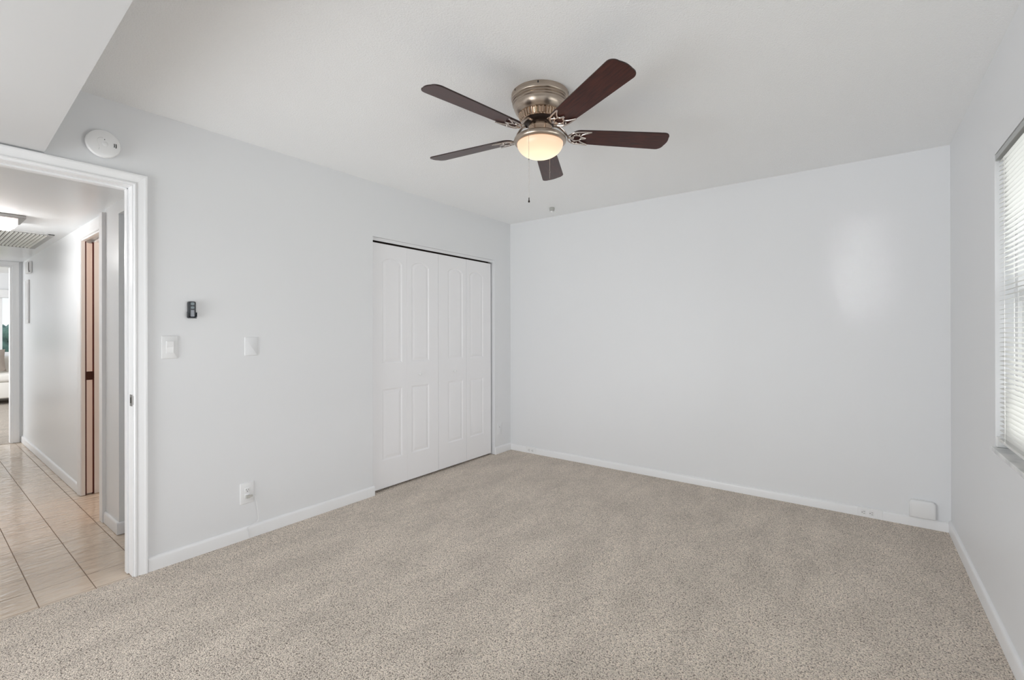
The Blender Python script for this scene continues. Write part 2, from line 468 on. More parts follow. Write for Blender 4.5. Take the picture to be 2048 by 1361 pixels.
# ---- bedroom doorway: jamb, stop, casing
bm = NB()
box(bm, -T - 0.004, 0.004, D1, D1 + RO, 0, DH + RO, 0.0015); box(bm, -T - 0.004, 0.004, D0 - RO, D0, 0, DH + RO, 0.0015)
box(bm, -T - 0.004, 0.004, D0 - 0.004, D1 + 0.004, DH, DH + RO, 0.0015)
box(bm, -0.100, -0.060, D1 - 0.008, D1 + 0.001, 0, DH, 0.002); box(bm, -0.100, -0.060, D0 - 0.001, D0 + 0.008, 0, DH, 0.002)
box(bm, -0.100, -0.060, D0 - 0.003, D1 + 0.003, DH - 0.008, DH + 0.001, 0.002)
struct('trim_1', bm, M['trim'], 'white door jamb with stop lining the open bedroom doorway', 'door frame')

def casing_prof(w=0.058):
    # (offset from inner edge, thickness)
    return [(0, 0), (0, 0.007), (0.004, 0.011), (0.010, 0.011), (0.013, 0.008), (0.018, 0.0085), (0.040, 0.014),
            (w - 0.010, 0.017), (w - 0.003, 0.017), (w, 0.013), (w, 0)]
def casing_frame(bm, y0, y1, ztop, xw, sgn, w=0.058, z0=0.0, plane='x'):
    """three mitred pieces round an opening; y0/y1 inner edges; sgn = side the casing sticks out"""
    pr = casing_prof(w)
    path = [(y1, z0, 1, 0), (y1, ztop, 1, 1), (y0, ztop, -1, 1), (y0, z0, -1, 0)]
    rows = []
    for (y, z, dy, dz) in path:
        row = []
        for off, th in pr:
            yy = y + dy * off; zz = z + dz * off; xx = xw + sgn * th
            row.append(bm.verts.new((xx, yy, zz) if plane == 'x' else (yy, xx, zz)))
        rows.append(row)
    n = len(pr)
    for i in range(len(rows) - 1):
        for k in range(n):
            bm.faces.new((rows[i][k], rows[i][(k + 1) % n], rows[i + 1][(k + 1) % n], rows[i + 1][k]))
    bm.faces.new(rows[0]); bm.faces.new(rows[-1][::-1])
bm = NB()
casing_frame(bm, D0 - 0.006, D1 + 0.006, DH + 0.006, 0.0, 1)
struct('trim_2', bm, M['trim'], 'white moulded casing round the open bedroom doorway', 'door casing')
bm = NB()
casing_frame(bm, D0 - 0.006, D1 + 0.006, DH + 0.006, -T, -1)
struct('trim_3', bm, M['trim'], 'white moulded casing on the hall side of the doorway', 'door casing')
# metal strike plate on the jamb edge
bm = NB(); box(bm, -0.034, 0.0052, D1 - 0.0016, D1 + 0.0002, 0.885, 0.945, 0.0006)
box(bm, 0.0035, 0.0058, D1 - 0.001, D1 + 0.010, 0.893, 0.937, 0.0006)
st = obj('strike_plate', bm, M['steel']); tag(st, 'small dark metal strike plate on the white door jamb', 'strike plate')
bm = NB(); box(bm, -0.024, -0.010, D1 - 0.0022, D1 - 0.0012, 0.900, 0.930); obj('latch_hole', bm, M['slot'], st)

# ------------------------------------------------------------------ hall
HX = -4.80
HY0, HY1 = -0.30, 0.835
bm = NB(); box(bm, HX - 0.002, -0.004, HY0, 1.60, -0.10, -0.003)
struct('floor_hall', bm, M['tile'], 'glossy beige tile floor of the hall', 'tile floor')
bm = NB(); box(bm, HX - T, -T, HY0 - T, HY1 + T + 0.9, HC, HC + 0.1)
struct('ceiling_hall', bm, M['hall_wall'], 'low white ceiling of the hall', 'ceiling')
bm = NB(); box(bm, HX - T, -T, HY0 - T, HY0, 0, HC)
struct('wall_hall_left', bm, M['hall_wall'], 'white hall wall opposite the bathroom door', 'wall')
# right hand hall wall with the pocket door opening, then a short pier, then an alcove under a header
PX0, PX1, PZ = -1.815, -1.055, 1.985
PY = 0.815
bm = NB()
box(bm, HX - T, PX0 - 0.02, HY1, HY1 + T, 0, HC)                # long wall
box(bm, PX0 - 0.02, PX1 + 0.02, HY1, HY1 + T, PZ + 0.02, HC)    # over the door
box(bm, PX1 + 0.02, -0.711, PY, HY1 + T, 0, HC)                 # pier
box(bm, -0.731, -0.711, HY1 + T, 1.60, 0, HC)                       # side of the alcove
box(bm, -0.711, -T, PY, HY1 + 0.08, 2.020, HC)                  # header over the alcove
box(bm, -0.731, -T, 1.58, 1.60, 0, HC)                          # back of the alcove
struct('wall_hall_right', bm, M['hall_wall'], 'white hall wall with the pocket door and the narrow pier', 'wall')
baseboard('baseboard_hall', [('-y', HY1, HX + 0.001, PX0 - 0.09), ('-y', PY, PX1 + 0.036, -0.711), ('+x', -0.711, PY - BT, 1.57)],
          'white baseboard along the hall tiles', h=0.074)
# end wall with the opening to the far room
EY = 0.738
bm = NB()
box(bm, HX - T, HX, EY + RO, HY1 + T, 0, HC); box(bm, HX - T, HX, HY0 - T, -0.12 - RO, 0, HC)
box(bm, HX - T, HX, -0.12 - RO, EY + RO, 2.03 + RO, HC)
struct('wall_hall_end', bm, M['hall_wall'], 'end wall of the hall round the far doorway', 'wall')
bm = NB()
box(bm, HX - T - 0.004, HX + 0.004, EY, EY + RO, 0, 2.03 + RO); box(bm, HX - T - 0.004, HX + 0.004, -0.12 - RO, -0.12, 0, 2.03 + RO)
box(bm, HX - T - 0.004, HX + 0.004, -0.12, EY, 2.03, 2.03 + RO)
casing_frame(bm, -0.13, EY + 0.008, 2.035, HX, 1, 0.066)
struct('trim_4', bm, M['trim'], 'white frame of the doorway at the far end of the hall', 'door frame')

# bathroom pocket door frame
bm = NB()
casing_frame(bm, PX0 - 0.006, PX1 + 0.006, PZ + 0.012, HY1, -1, 0.075, plane='y')
for a, b_ in ((HY1 - 0.004, HY1 + 0.018), (HY1 + 0.0715, HY1 + 0.11)):   # split jamb, left side
    box(bm, PX0 - 0.02, PX0, a, b_, 0, PZ)
box(bm, PX1, PX1 + 0.02, HY1 - 0.021, HY1 + T, 0, PZ + 0.02)
box(bm, PX0 - 0.02, PX1, HY1 - 0.002, HY1 + 0.018, PZ, PZ + 0.02); box(bm, PX0 - 0.02, PX1, HY1 + 0.0715, HY1 + 0.11, PZ, PZ + 0.02)
box(bm, -1.093, -1.018, PY - 0.020, PY, 0, PZ + 0.09)
struct('trim_5', bm, M['trim'], 'white casing round the bathroom pocket door in the hall', 'door casing')
# pocket door pushed back into the wall, only its edge stands in the opening
pd = empty('door_3', (PX0, HY1 + 0.043, 0), 'cream edge of the bathroom pocket door slid into the wall', 'door', kind='structure')
bm = NB(); box(bm, -0.30, 0.002, -0.017, 0.017, 0.012, PZ - 0.01, 0.002); obj('door_panel', bm, M['pocket'], pd)
bm = NB(); box(bm, -0.010, 0.0045, -0.0178, 0.024, 0.900, 0.966, 0.001); obj('edge_pull', bm, M['latch'], pd)
bm = NB()
for a, b_ in ((-0.0248, -0.0172), (0.0172, 0.0283)): box(bm, -0.05, -0.001, a, b_, 0, PZ)
obj('slot_strip', bm, M['doorbrown'], pd)  # dark brown strips filling the slots on both sides of the door edge
# bathroom walls
bm = NB()
BX0, BX1, BY1 = -2.10, -0.76, 2.10
box(bm, BX0 - 0.05, BX0, HY1 + T, BY1, 0, HC); box(bm, BX1, BX1 + 0.03, HY1 + T, BY1, 0, HC)
box(bm, BX0, BX1, BY1, BY1 + 0.05, 0, HC); 
struct('wall_bathroom', bm, M['peach'], 'warm lit bathroom wall behind the pocket door', 'wall')
bm = NB(); box(bm, BX0 - 0.05, BX1 + 0.03, HY1 + T, BY1 + 0.05, HC - 0.0, HC + 0.1)
struct('ceiling_bathroom', bm, M['peach'], 'bathroom ceiling', 'ceiling')
bm = NB(); box(bm, BX0, BX1, 1.60, BY1, -0.10, -0.003)
struct('floor_bathroom', bm, M['tile'], 'beige tile floor inside the bathroom', 'tile floor')
point('bathroom_bulb', (-1.42, 1.45, 1.95), 11, (1.0, 0.80, 0.68), 0.06)
# beaded cord hanging just inside the bathroom
bm = NB()
zb = 0.99
for k in range(26):
    bmesh.ops.create_icosphere(bm, subdivisions=1, radius=0.0042, matrix=Matrix.Translation((-1.700, 0.967, 1.04 + 0.0155 * k)))
tube(bm, [(-1.700, 0.967, 1.04), (-1.700, 0.967, 1.99)], 0.001, 5, sub=1)
tube(bm, [(-1.700, 0.955, 1.99), (-1.700, 0.975, 1.99)], 0.004, 6, sub=1)
tag(obj('beaded_cord', bm, M['pillow_w'], smooth=True), 'white beaded cord hanging inside the bathroom doorway', 'cord')

# ------------------------------------------------------------------ far room
FX, FY0, FY1 = -10.2, -2.0, 3.2
bm = NB(); box(bm, FX, HX - 0.002, FY0, FY1, -0.10, 0)
struct('floor_far_room', bm, M['carpet2'], 'greyish carpet in the room beyond the hall', 'carpet')
bm = NB(); box(bm, FX - T, HX - T, FY0 - T, FY1 + T, H, H + 0.1)
struct('ceiling_far_room', bm, M['ceil'], 'white ceiling of the room beyond the hall', 'ceiling')
bm = NB()
fw0, fw1, fz0, fz1 = -0.9, 2.6, 0.86, 2.02
box(bm, FX - T, FX, FY0, fw0, 0, H); box(bm, FX - T, FX, fw1, FY1, 0, H); box(bm, FX - T, FX, fw0, fw1, 0, fz0); box(bm, FX - T, FX, fw0, fw1, fz1, H)
box(bm, FX - T, HX - T, FY1, FY1 + T, 0, H)
box(bm, FX - T, -9.2, FY0 - T, FY0, 0, H); box(bm, -5.1, HX - T, FY0 - T, FY0, 0, H); box(bm, -9.2, -5.1, FY0 - T, FY0, 0, 0.5); box(bm, -9.2, -5.1, FY0 - T, FY0, 2.3, H)
box(bm, HX - T, HX - T + 0.02, HY1 + T, FY1, 0, H); box(bm, HX - T, HX - T + 0.02, FY0, HY0 - T, 0, H); box(bm, HX - T, HX - T + 0.02, HY0 - T, HY1 + T, HC, H)
struct('wall_far_room', bm, M['wall'], 'white walls of the room beyond the hall', 'wall')
fw = empty('window_3', (FX - 0.05, (fw0 + fw1) / 2, fz0), 'wide window of the far room looking onto lawn and hedge', 'window', kind='structure')
hw = (fw1 - fw0) / 2; hh = fz1 - fz0
bm = NB()
for a in (-hw, hw - 0.05, 0.25): box(bm, -0.03, 0.03, a, a + 0.05, 0, hh)
for a in (0, hh - 0.05): box(bm, -0.03, 0.03, -hw, hw, a, a + 0.05)
obj('window_frame', bm, M['trim'], fw)
bm = NB(); box(bm, -0.003, 0.003, -hw, hw, 0.05, hh - 0.05); obj('window_pane', bm, M['glass'], fw)
bm = NB(); box(bm, 0.05, 0.12, -hw, hw, hh - 0.06, hh + 0.10, 0.01); obj('valance', bm, M['white'], fw)
# white sofa under that window
sf = empty('sofa', (-9.55, 0.95, 0), 'white upholstered sofa under the far window at the end of the hall', 'sofa')
bm = NB(); box(bm, -0.42, 0.42, -1.1, 1.1, 0.11, 0.40, 0.03, 3); obj('seat_base', bm, M['sofa'], sf, smooth=True)
bm = NB(); box(bm, -0.40, 0.44, -0.88, 0.88, 0.405, 0.55, 0.05, 4); obj('seat_cushion', bm, M['sofa'], sf, smooth=True)
bm = NB(); box(bm, -0.42, -0.16, -1.1, 1.1, 0.40, 0.84, 0.07, 4); obj('backrest', bm, M['sofa'], sf, smooth=True)
for s in (-1, 1):
    bm = NB(); box(bm, -0.42, 0.42, s * 0.99 - 0.11, s * 0.99 + 0.11, 0.38, 0.66, 0.06, 4); obj('armrest', bm, M['sofa'], sf, smooth=True)
for a in (-1, 1):
    for b_ in (-1, 1):
        bm = NB(); box(bm, a * 0.36 - 0.03, a * 0.36 + 0.03, b_ * 1.0 - 0.03, b_ * 1.0 + 0.03, 0, 0.115); obj('leg', bm, M['sofabase'], sf)
def pillow(y, m, label, rz):
    bm = NB(); n = 10; s = 0.21
    g = {}
    for sd in (1, -1):
        for i in range(n + 1):
            for j in range(n + 1):
                u, v = -1 + 2 * i / n, -1 + 2 * j / n
                edge = max(abs(u), abs(v)) > 0.999
                t = 0.075 * (max(0, (1 - u * u) * (1 - v * v))) ** 0.45
                k = (i, j, 0 if edge else sd)
                if k not in g: g[k] = bm.verts.new((0 if edge else sd * t, u * s * (1 - 0.08 * (1 - v * v)), v * s * (1 - 0.08 * (1 - u * u))))
        for i in range(n):
            for j in range(n):
                q = []
                for (a, b2) in ((i, j), (i + 1, j), (i + 1, j + 1), (i, j + 1)):
                    q.append(g.get((a, b2, 0)) or g.get((a, b2, sd)))
                try: bm.faces.new(q)
                except ValueError: pass
    o = obj('throw_pillow', bm, m, smooth=True); o.location = (-9.585, y, 0.775); o.rotation_euler = (0, R(-14), rz)
    tag(o, label, 'pillow')
pillow(0.93, M['pillow_b'], 'taupe throw pillow leaning on the white sofa back', R(4))
pillow(1.40, M['pillow_w'], 'white throw pillow leaning on the sofa beside the taupe one', R(-6))

# ------------------------------------------------------------------ outdoors
bm = NB(); box(bm, -60, FX - T - 0.01, -40, 40, -0.30, -0.15); box(bm, FX - T, 40, L + T + 0.05, 60, -0.30, -0.15); box(bm, W + WT + 0.01, 40, -20, L + T + 0.05, -0.30, -0.15)
tag(obj('lawn', bm, M['grass']), 'green lawn outside the windows', 'lawn', kind='structure')
def hedge(name, x0, x1, y0, y1, h, label, m=M['hedge'], step=0.5):
    bm = NB(); rnd = random.Random(3)
    nx = max(1, int((x1 - x0) / step)); ny = max(1, int((y1 - y0) / step))
    for i in range(nx + 1):
        for j in range(ny + 1):
            for kz in range(max(1, int(h / step))):
                r = step * (0.75 + 0.3 * rnd.random())
                c = (x0 + (x1 - x0) * i / max(nx, 1) + rnd.uniform(-.1, .1), y0 + (y1 - y0) * j / max(ny, 1) + rnd.uniform(-.1, .1), -0.15 + step * 0.6 + kz * step + rnd.uniform(-.1, .1))
                bmesh.ops.create_icosphere(bm, subdivisions=2, radius=r, matrix=Matrix.Translation(c))
    for v in bm.verts: v.co += Vector((rnd.uniform(-1, 1), rnd.uniform(-1, 1), rnd.uniform(-1, 1))) * 0.05
    return tag(obj(name, bm, m), label, 'hedge')
hedge('hedge', -34, -33, -3, 12, 2.2, 'dark green hedge across the lawn seen down the hall', step=0.8)
hedge('garden_shrub', 4.9, 6.6, 8.6, 9.6, 1.8, 'green shrub outside seen between the blind slats', step=0.5)
bm = NB()
box(bm, 3.9, 12.0, 13.0, 13.3, -0.15, 2.7)
box(bm, 3.75, 12.15, 12.85, 13.45, 2.7, 2.85, 0.02)
tag(obj('neighbouring_building', bm, M['pinkwall']), 'pinkish neighbouring building outside behind the blinds', 'building')

# ------------------------------------------------------------------ right window, sill and blind
w1 = empty('window_1', (W + 0.06, (WY0 + WY1) / 2, WZ0), 'white single hung window in the right wall', 'window', kind='structure')
hy = (WY1 - WY0) / 2; wh = WZ1 - WZ0
bm = NB()
box(bm, 0, 0.06, hy - 0.035, hy, 0, wh); box(bm, 0, 0.06, -hy, -hy + 0.035, 0, wh)
box(bm, 0, 0.06, -hy, hy, 0, 0.04); box(bm, 0, 0.06, -hy, hy, wh - 0.04, wh)
obj('window_frame', bm, M['trim'], w1, bevel=0.002)
bm = NB(); box(bm, 0.004, 0.045, -hy + 0.03, hy - 0.03, 0.615, 0.665, 0.004)
for s in (-1, 1): box(bm, 0.012, 0.040, s * (hy - 0.052) - 0.018, s * (hy - 0.052) + 0.018, 0.04, 0.62)
box(bm, 0.012, 0.040, -hy + 0.03, hy - 0.03, 0.035, 0.075)
obj('lower_sash', bm, M['trim'], w1)
bm = NB()
for s in (-1, 1): box(bm, 0.030, 0.055, s * (hy - 0.048) - 0.014, s * (hy - 0.048) + 0.014, 0.66, wh - 0.04)
box(bm, 0.030, 0.055, -0.012, 0.012, 0.04, wh - 0.04)
obj('upper_sash', bm, M['trim'], w1)
bm = NB(); box(bm, 0.040, 0.044, -hy + 0.03, hy - 0.03, 0.04, wh - 0.04); obj('window_pane', bm, M['glass'], w1)
# dark strip added for the shade of the gap beside the jamb
bm = NB(); box(bm, 0.0605, 0.066, hy - 0.085, hy - 0.070, 0.04, 0.64); obj('jamb_gap_shade', bm, M['bronze_dark'], w1)
bm = NB(); box(bm, W - 0.012, W + 0.058, WY0 + 0.001, WY1 - 0.001, WZ0 - 0.019, WZ0, 0.002)
tag(obj('window_sill', bm, M['marble']), 'white marble window sill with grey veins under the blind', 'window sill', kind='structure')
bm = NB(); box(bm, W + 0.0015, W + 0.058, WY1 - 0.012, WY1 - 0.0005, WZ0 + 0.0005, WZ0 + 0.045, 0.002)
tag(obj('sill_end_block', bm, M['marble']), 'small white marble end block standing on the window sill', 'block', kind='structure')

bl = empty('window_blind', (W + 0.030, (WY0 + WY1) / 2, WZ1), 'white horizontal mini blind lowered over the right window', 'blind')
by = hy - 0.012
bm = NB(); box(bm, -0.0285, -0.008, -by, by, -0.026, -0.004, 0.001)
for s in (-1, 1): box(bm, -0.0292, -0.006, s * by - 0.002, s * by + 0.002, -0.030, -0.002)
obj('headrail', bm, M['rail'], bl)
bm = NB(); box(bm, -0.026, 0.020, -by, by, -0.0035, -0.0008); obj('rail_gap_shade', bm, M['darkgap'], bl)  # dark strip painting in the shaded gap above the headrail
bm = NB()
zt, zbm, pit = -0.036, -(wh) + 0.052, 0.0195
n_s = int((zt - zbm) / pit)
tl = R(12)
for k in range(n_s + 1):
    z = zt - k * pit
    pts = []
    for i in range(5):
        t = -1 + i / 2.0
        x = 0.0125 * t; zz = 0.0016 * (1 - t * t)
        pts.append((x * math.cos(tl) - zz * math.sin(tl) - 0.008, z + x * math.sin(tl) + zz * math.cos(tl)))
    prism(bm, pts + [(p[0], p[1] - 0.0004) for p in pts[::-1]], 'y', -by + 0.004, by - 0.004)
sl = obj('slats', bm, M['slat'], bl, smooth=True)
bm = NB(); zr = zt - (n_s + 1) * pit - 0.004
box(bm, -0.021, 0.006, -by + 0.004, by - 0.004, zr - 0.008, zr + 0.004, 0.002); obj('bottom_rail', bm, M['slat'], bl)
for yy in (by - 0.10, 0.0, -by + 0.10):
    bm = NB()
    for xx in (-0.0215, 0.0055): tube(bm, [(xx, yy, -0.04), (xx, yy, zr)], 0.0007, 5, sub=1)
    obj('ladder_cord', bm, M['pillow_w'], bl)

# ------------------------------------------------------------------ bifold closet doors
# track
bm = NB()
box(bm, -0.032, -0.029, C0 + 0.001, C1 - 0.001, CH - 0.024, CH - 0.0002)
trk = struct('trim_6', bm, M['trim'], 'white metal track along the top of the closet opening', 'door track')
bm = NB()
box(bm, -0.078, -0.075, C0 + 0.001, C1 - 0.001, CH - 0.040, CH - 0.0002)
box(bm, -0.075, -0.0325, C0 + 0.001, C1 - 0.001, CH - 0.003, CH - 0.0002)
box(bm, -0.0325, -0.0321, C0 + 0.001, C1 - 0.001, CH - 0.024, CH - 0.003)
obj('track_channel', bm, M['bronze_dark'], trk)  # channel coloured dark to paint in the shade over the door tops
def leaf_mesh(y0, y1, pc, zb, zt):
    """one bifold leaf: slab with a tall arched and a short square moulded panel; front at x=0"""
    pw = 0.102
    xs_front = 0.0
    bm = NB()
    th = 0.033
    def ring(pts, x): return [bm.verts.new((x, p[0], p[1])) for p in pts]
    up0, up1 = 1.016, 1.838      # straight part of the upper panel, arch rises above
    lo0, lo1 = 0.236, 0.812
    def arch(ins):
        a, b = pc - pw + ins, pc + pw - ins
        pts = [(a, up0 + ins), (b, up0 + ins), (b, up1 - ins * 0.6)]
        N = 12
        for k in range(1, N):
            t = k / N; yy = b + (a - b) * t
            pts.append((yy, up1 - ins * 0.6 + 0.036 * (1 - (2 * t - 1) ** 2) ** 0.8))
        pts.append((a, up1 - ins * 0.6)); return pts
    def rect(ins):
        a, b = pc - pw + ins, pc + pw - ins
        return [(a, lo0 + ins), (b, lo0 + ins), (b, lo1 - ins), (a, lo1 - ins)]
    outer = ring([(y0, zb), (y1, zb), (y1, zt), (y0, zt)], 0)
    edges = [bm.edges.new((outer[i], outer[(i + 1) % 4])) for i in range(4)]
    for fn in (arch, rect):
        levels = [(0, 0), (0.004, -0.001), (0.012, -0.0052), (0.017, -0.0052), (0.036, -0.0015), (0.040, -0.001)]
        rings = [ring(fn(i), x) for i, x in levels]
        n = len(rings[0])
        edges += [bm.edges.new((rings[0][i], rings[0][(i + 1) % n])) for i in range(n)]
        for a, b in zip(rings[:-1], rings[1:]):
            for i in range(n): bm.faces.new((a[i], a[(i + 1) % n], b[(i + 1) % n], b[i]))
        bm.faces.new(rings[-1])
    bmesh.ops.triangle_fill(bm, use_beauty=True, edges=edges)
    back = ring([(y0, zb), (y1, zb), (y1, zt), (y0, zt)], -th)
    for i in range(4): bm.faces.new((outer[i], outer[(i + 1) % 4], back[(i + 1) % 4], back[i]))
    bm.faces.new(back)
    return bm
DX = -0.035
seam = 2.921
def bifold(name, y0, y1, flip, label, fold):
    e = empty(name, (DX, y0, 0.0), label, 'closet door', kind='structure')
    g = 0.0014; gf = 0.0003 if not flip else 0.0012
    a = (y0 + g, y0 + fold - gf); b = (y0 + fold + gf, y1 - g)
    ca, cb = y0 + fold - 0.151, y0 + fold + 0.151
    for (p, q), c in ((a, ca), (b, cb)):
        bm = leaf_mesh(p - y0, q - y0, c - y0, 0.016, 1.979)
        obj('door_leaf', bm, M['door'], e)
    # knob
    ky, kz = (2.696 - y0, 0.905) if not flip else (3.123 - y0, 0.905)
    bm = NB(); lathe(bm, [(0.0001, 0.024), (0.006, 0.0235), (0.0105, 0.021), (0.012, 0.016), (0.010, 0.011), (0.0055, 0.008), (0.0055, 0.002), (0.009, 0.0)], (0, ky, kz), 20, 'x')
    obj('knob', bm, M['white2'], e, smooth=True)
    # pivot pin and roller hidden in the track
    bm = NB(); yy = 0.02 if not flip else (y1 - y0 - 0.02)
    lathe(bm, [(0.004, 1.979), (0.004, 2.010)], (-0.016, yy, 0), 12); lathe(bm, [(0.006, 0.0), (0.006, 0.016)], (-0.016, yy, 0), 12)
    obj('pivot_pin', bm, M['steel'], e)
bifold('door_1', 2.1945, seam, False, 'white folding closet door pair nearer the bedroom doorway', 0.3635)
bifold('door_2', seam, 3.6685, True, 'white folding closet door pair nearer the room corner', 0.3745)

# ------------------------------------------------------------------ ceiling fan
fc = (1.752, 1.895, H)
fan = empty('ceiling_fan', fc, 'five blade mahogany and nickel ceiling fan with lit glass bowl', 'ceiling fan')
bm = NB()
lathe(bm, [(0.139, 0.0), (0.1415, -0.003), (0.1415, -0.026), (0.139, -0.030), (0.1355, -0.032), (0.1375, -0.036), (0.1375, -0.041), (0.133, -0.0435),
           (0.135, -0.047), (0.135, -0.053), (0.131, -0.056), (0.1305, -0.060), (0.128, -0.072), (0.121, -0.086), (0.109, -0.098), (0.104, -0.101)], n=72)
housing = obj('motor_housing', bm, M['nickel'], fan, smooth=True)
for a in (205, 212, 246, 300, 20, 100):   # slots near the ceiling
    c, s = math.cos(R(a)), math.sin(R(a)); bm = NB()
    bmesh.ops.create_cube(bm, size=1, matrix=Matrix.Translation((0.1412 * c, 0.1412 * s, -0.010)) @ Matrix.Rotation(R(a), 4, 'Z') @ Matrix.Diagonal((0.002, 0.006, 0.010, 1)))
    obj('screw_slot', bm, M['slot'], housing)
# ribbed collar
bm = NB(); n = 144; rings = []
prof = [(0.106, -0.100), (0.1075, -0.104), (0.099, -0.128), (0.092, -0.134)]
for pi_, (r, z) in enumerate(prof):
    ring = []
    for k in range(n):
        a = 2 * PI * k / n; rr = r
        if pi_ in (1, 2): rr = r * (0.93 if (k % 4) in (2, 3) else 1.0)
        ring.append(bm.verts.new((rr * math.cos(a), rr * math.sin(a), z)))
    rings.append(ring)
for i in range(3):
    for k in range(n): bm.faces.new((rings[i][k], rings[i][(k + 1) % n], rings[i + 1][(k + 1) % n], rings[i + 1][k]))
bm.faces.new(rings[0][::-1]); bm.faces.new(rings[-1])
obj('ribbed_collar', bm, M['bronze'], fan)
bm = NB(); lathe(bm, [(0.086, -0.132), (0.082, -0.139), (0.066, -0.148), (0.060, -0.150)], n=48)
obj('rotor_hub', bm, M['bronze_dark'], fan, smooth=True)
bm = NB(); lathe(bm, [(0.048, -0.148), (0.056, -0.150), (0.057, -0.160), (0.060, -0.163), (0.060, -0.188), (0.064, -0.195), (0.066, -0.199)], n=48)
obj('switch_housing', bm, M['bronze'], fan, smooth=True)
bm = NB(); lathe(bm, [(0.054, -0.194), (0.075, -0.198), (0.102, -0.206), (0.120, -0.214), (0.1275, -0.221), (0.1295, -0.228), (0.1280, -0.236), (0.122, -0.2415), (0.115, -0.244), (0.110, -0.243)], n=72)
obj('light_fitter', bm, M['nickel'], fan, smooth=True)
bm = NB(); prof = []
for k in range(15):
    a = (PI / 2) * k / 14
    prof.append((max(0.1135 * math.cos(a) ** 0.92, 0.0001), -0.071 * math.sin(a)))
lathe(bm, prof, n=64)
bowl = obj('glass_bowl', bm, M['bowl'], fan, smooth=True, loc=(0, 0, -0.2415))

# blade mesh, root at x=.165
def blade_bm():
    bm = NB()
    r0, r1, w0, w1 = 0.155, 0.655, 0.052, 0.066
    pts = []
    # tip: rounded corners
    def arc(cx, cy, r, a0, a1, n=8): return [(cx + r * math.cos(R(a0 + (a1 - a0) * k / n)), cy + r * math.sin(R(a0 + (a1 - a0) * k / n))) for k in range(n + 1)]
    pts += arc(r1 - 0.034, -w1 + 0.034, 0.034, -88, 0)
    pts[-1] = (r1 - 0.0005, -w1 + 0.034)
    for k in range(1, 6):
        t = k / 6; pts.append((r1 + 0.006 * math.sin(PI * t), (-w1 + 0.034) + t * (2 * w1 - 0.068)))
    pts += arc(r1 - 0.034, w1 - 0.034, 0.034, 0, 88)
    pts += [(r0 + 0.20, 0.0585)]
    pts += arc(r0 + 0.045, w0 - 0.045, 0.045, 92, 180, 8)
    pts += arc(r0 + 0.045, -w0 + 0.045, 0.045, 180, 268, 8)
    pts += [(r0 + 0.20, -0.0585)]
    prism(bm, pts, 'z', -0.003, 0.003)
    for f in bm.faces:
        f.material_index = 0 if abs(f.normal.z) > 0.9 or len(f.verts) > 4 else 1
    return bm
def bracket_bm():
    bm = NB()
    z = -0.0075
    SH = 0.022
    # arm from the rotor down to the blade
    tube(bm, [(0.070, 0, 0.052), (0.094, 0, 0.050), (0.118, 0, 0.030), (0.138, 0, 0.004), (0.165, 0, z), (0.192, 0, z)], lambda t: 0.0115 - 0.004 * t, 10, 0.5)
    for s in (-1, 1):
        # outer horn
        tube(bm, [(0.150, 0.003 * s, 0.0), (0.166, 0.020 * s, z), (0.190, 0.040 * s, z), (0.225, 0.0475 * s, z), (0.272, 0.050 * s, z - 0.0005)], lambda t: 0.0050 - 0.0014 * t, 8, 0.7)
        tube(bm, [(0.272, 0.050 * s, z), (0.240, 0.033 * s, z), (0.226, 0.020 * s, z), (0.228, 0.008 * s, z), (0.252, 0.0 * s, z)], lambda t: 0.0036 + 0.0012 * t, 8, 0.7)
        # inner scroll work
        tube(bm, [(0.178, 0.002 * s, z), (0.192, 0.018 * s, z), (0.210, 0.020 * s, z), (0.226, 0.014 * s, z)], 0.0032, 8, 0.7)
        tube(bm, [(0.188, 0.038 * s, z), (0.200, 0.028 * s, z), (0.210, 0.020 * s, z)], 0.003, 8, 0.7)
        lathe(bm, [(0.0001, z - 0.006), (0.003, z - 0.005), (0.0045, z - 0.002), (0.0045, z + 0.002)], (0.214, 0.032 * s, 0), 10)
    for v in bm.verts:
        if v.co.x > 0.135: v.co.x -= SH * min(1, (v.co.x - 0.135) / 0.03)
    return bm
blade_z = -0.198
angs = [-100.5, -24.7, 45.3, 117.2, -170.2]
angs = [-99.9 + 72 * k for k in range(5)]
b0 = obj('fan_blade', blade_bm(), [M['blade'], M['blade_edge']], fan, bevel=0.0015)
k0 = obj('blade_bracket', bracket_bm(), M['bracket'], b0, smooth=True)
PITCH = -12
for i, a in enumerate(angs):
    o = b0 if i == 0 else copy_tree(b0, fan)
    o.location = (0, 0, blade_z)
    o.rotation_euler = (R(PITCH), 0, R(a))
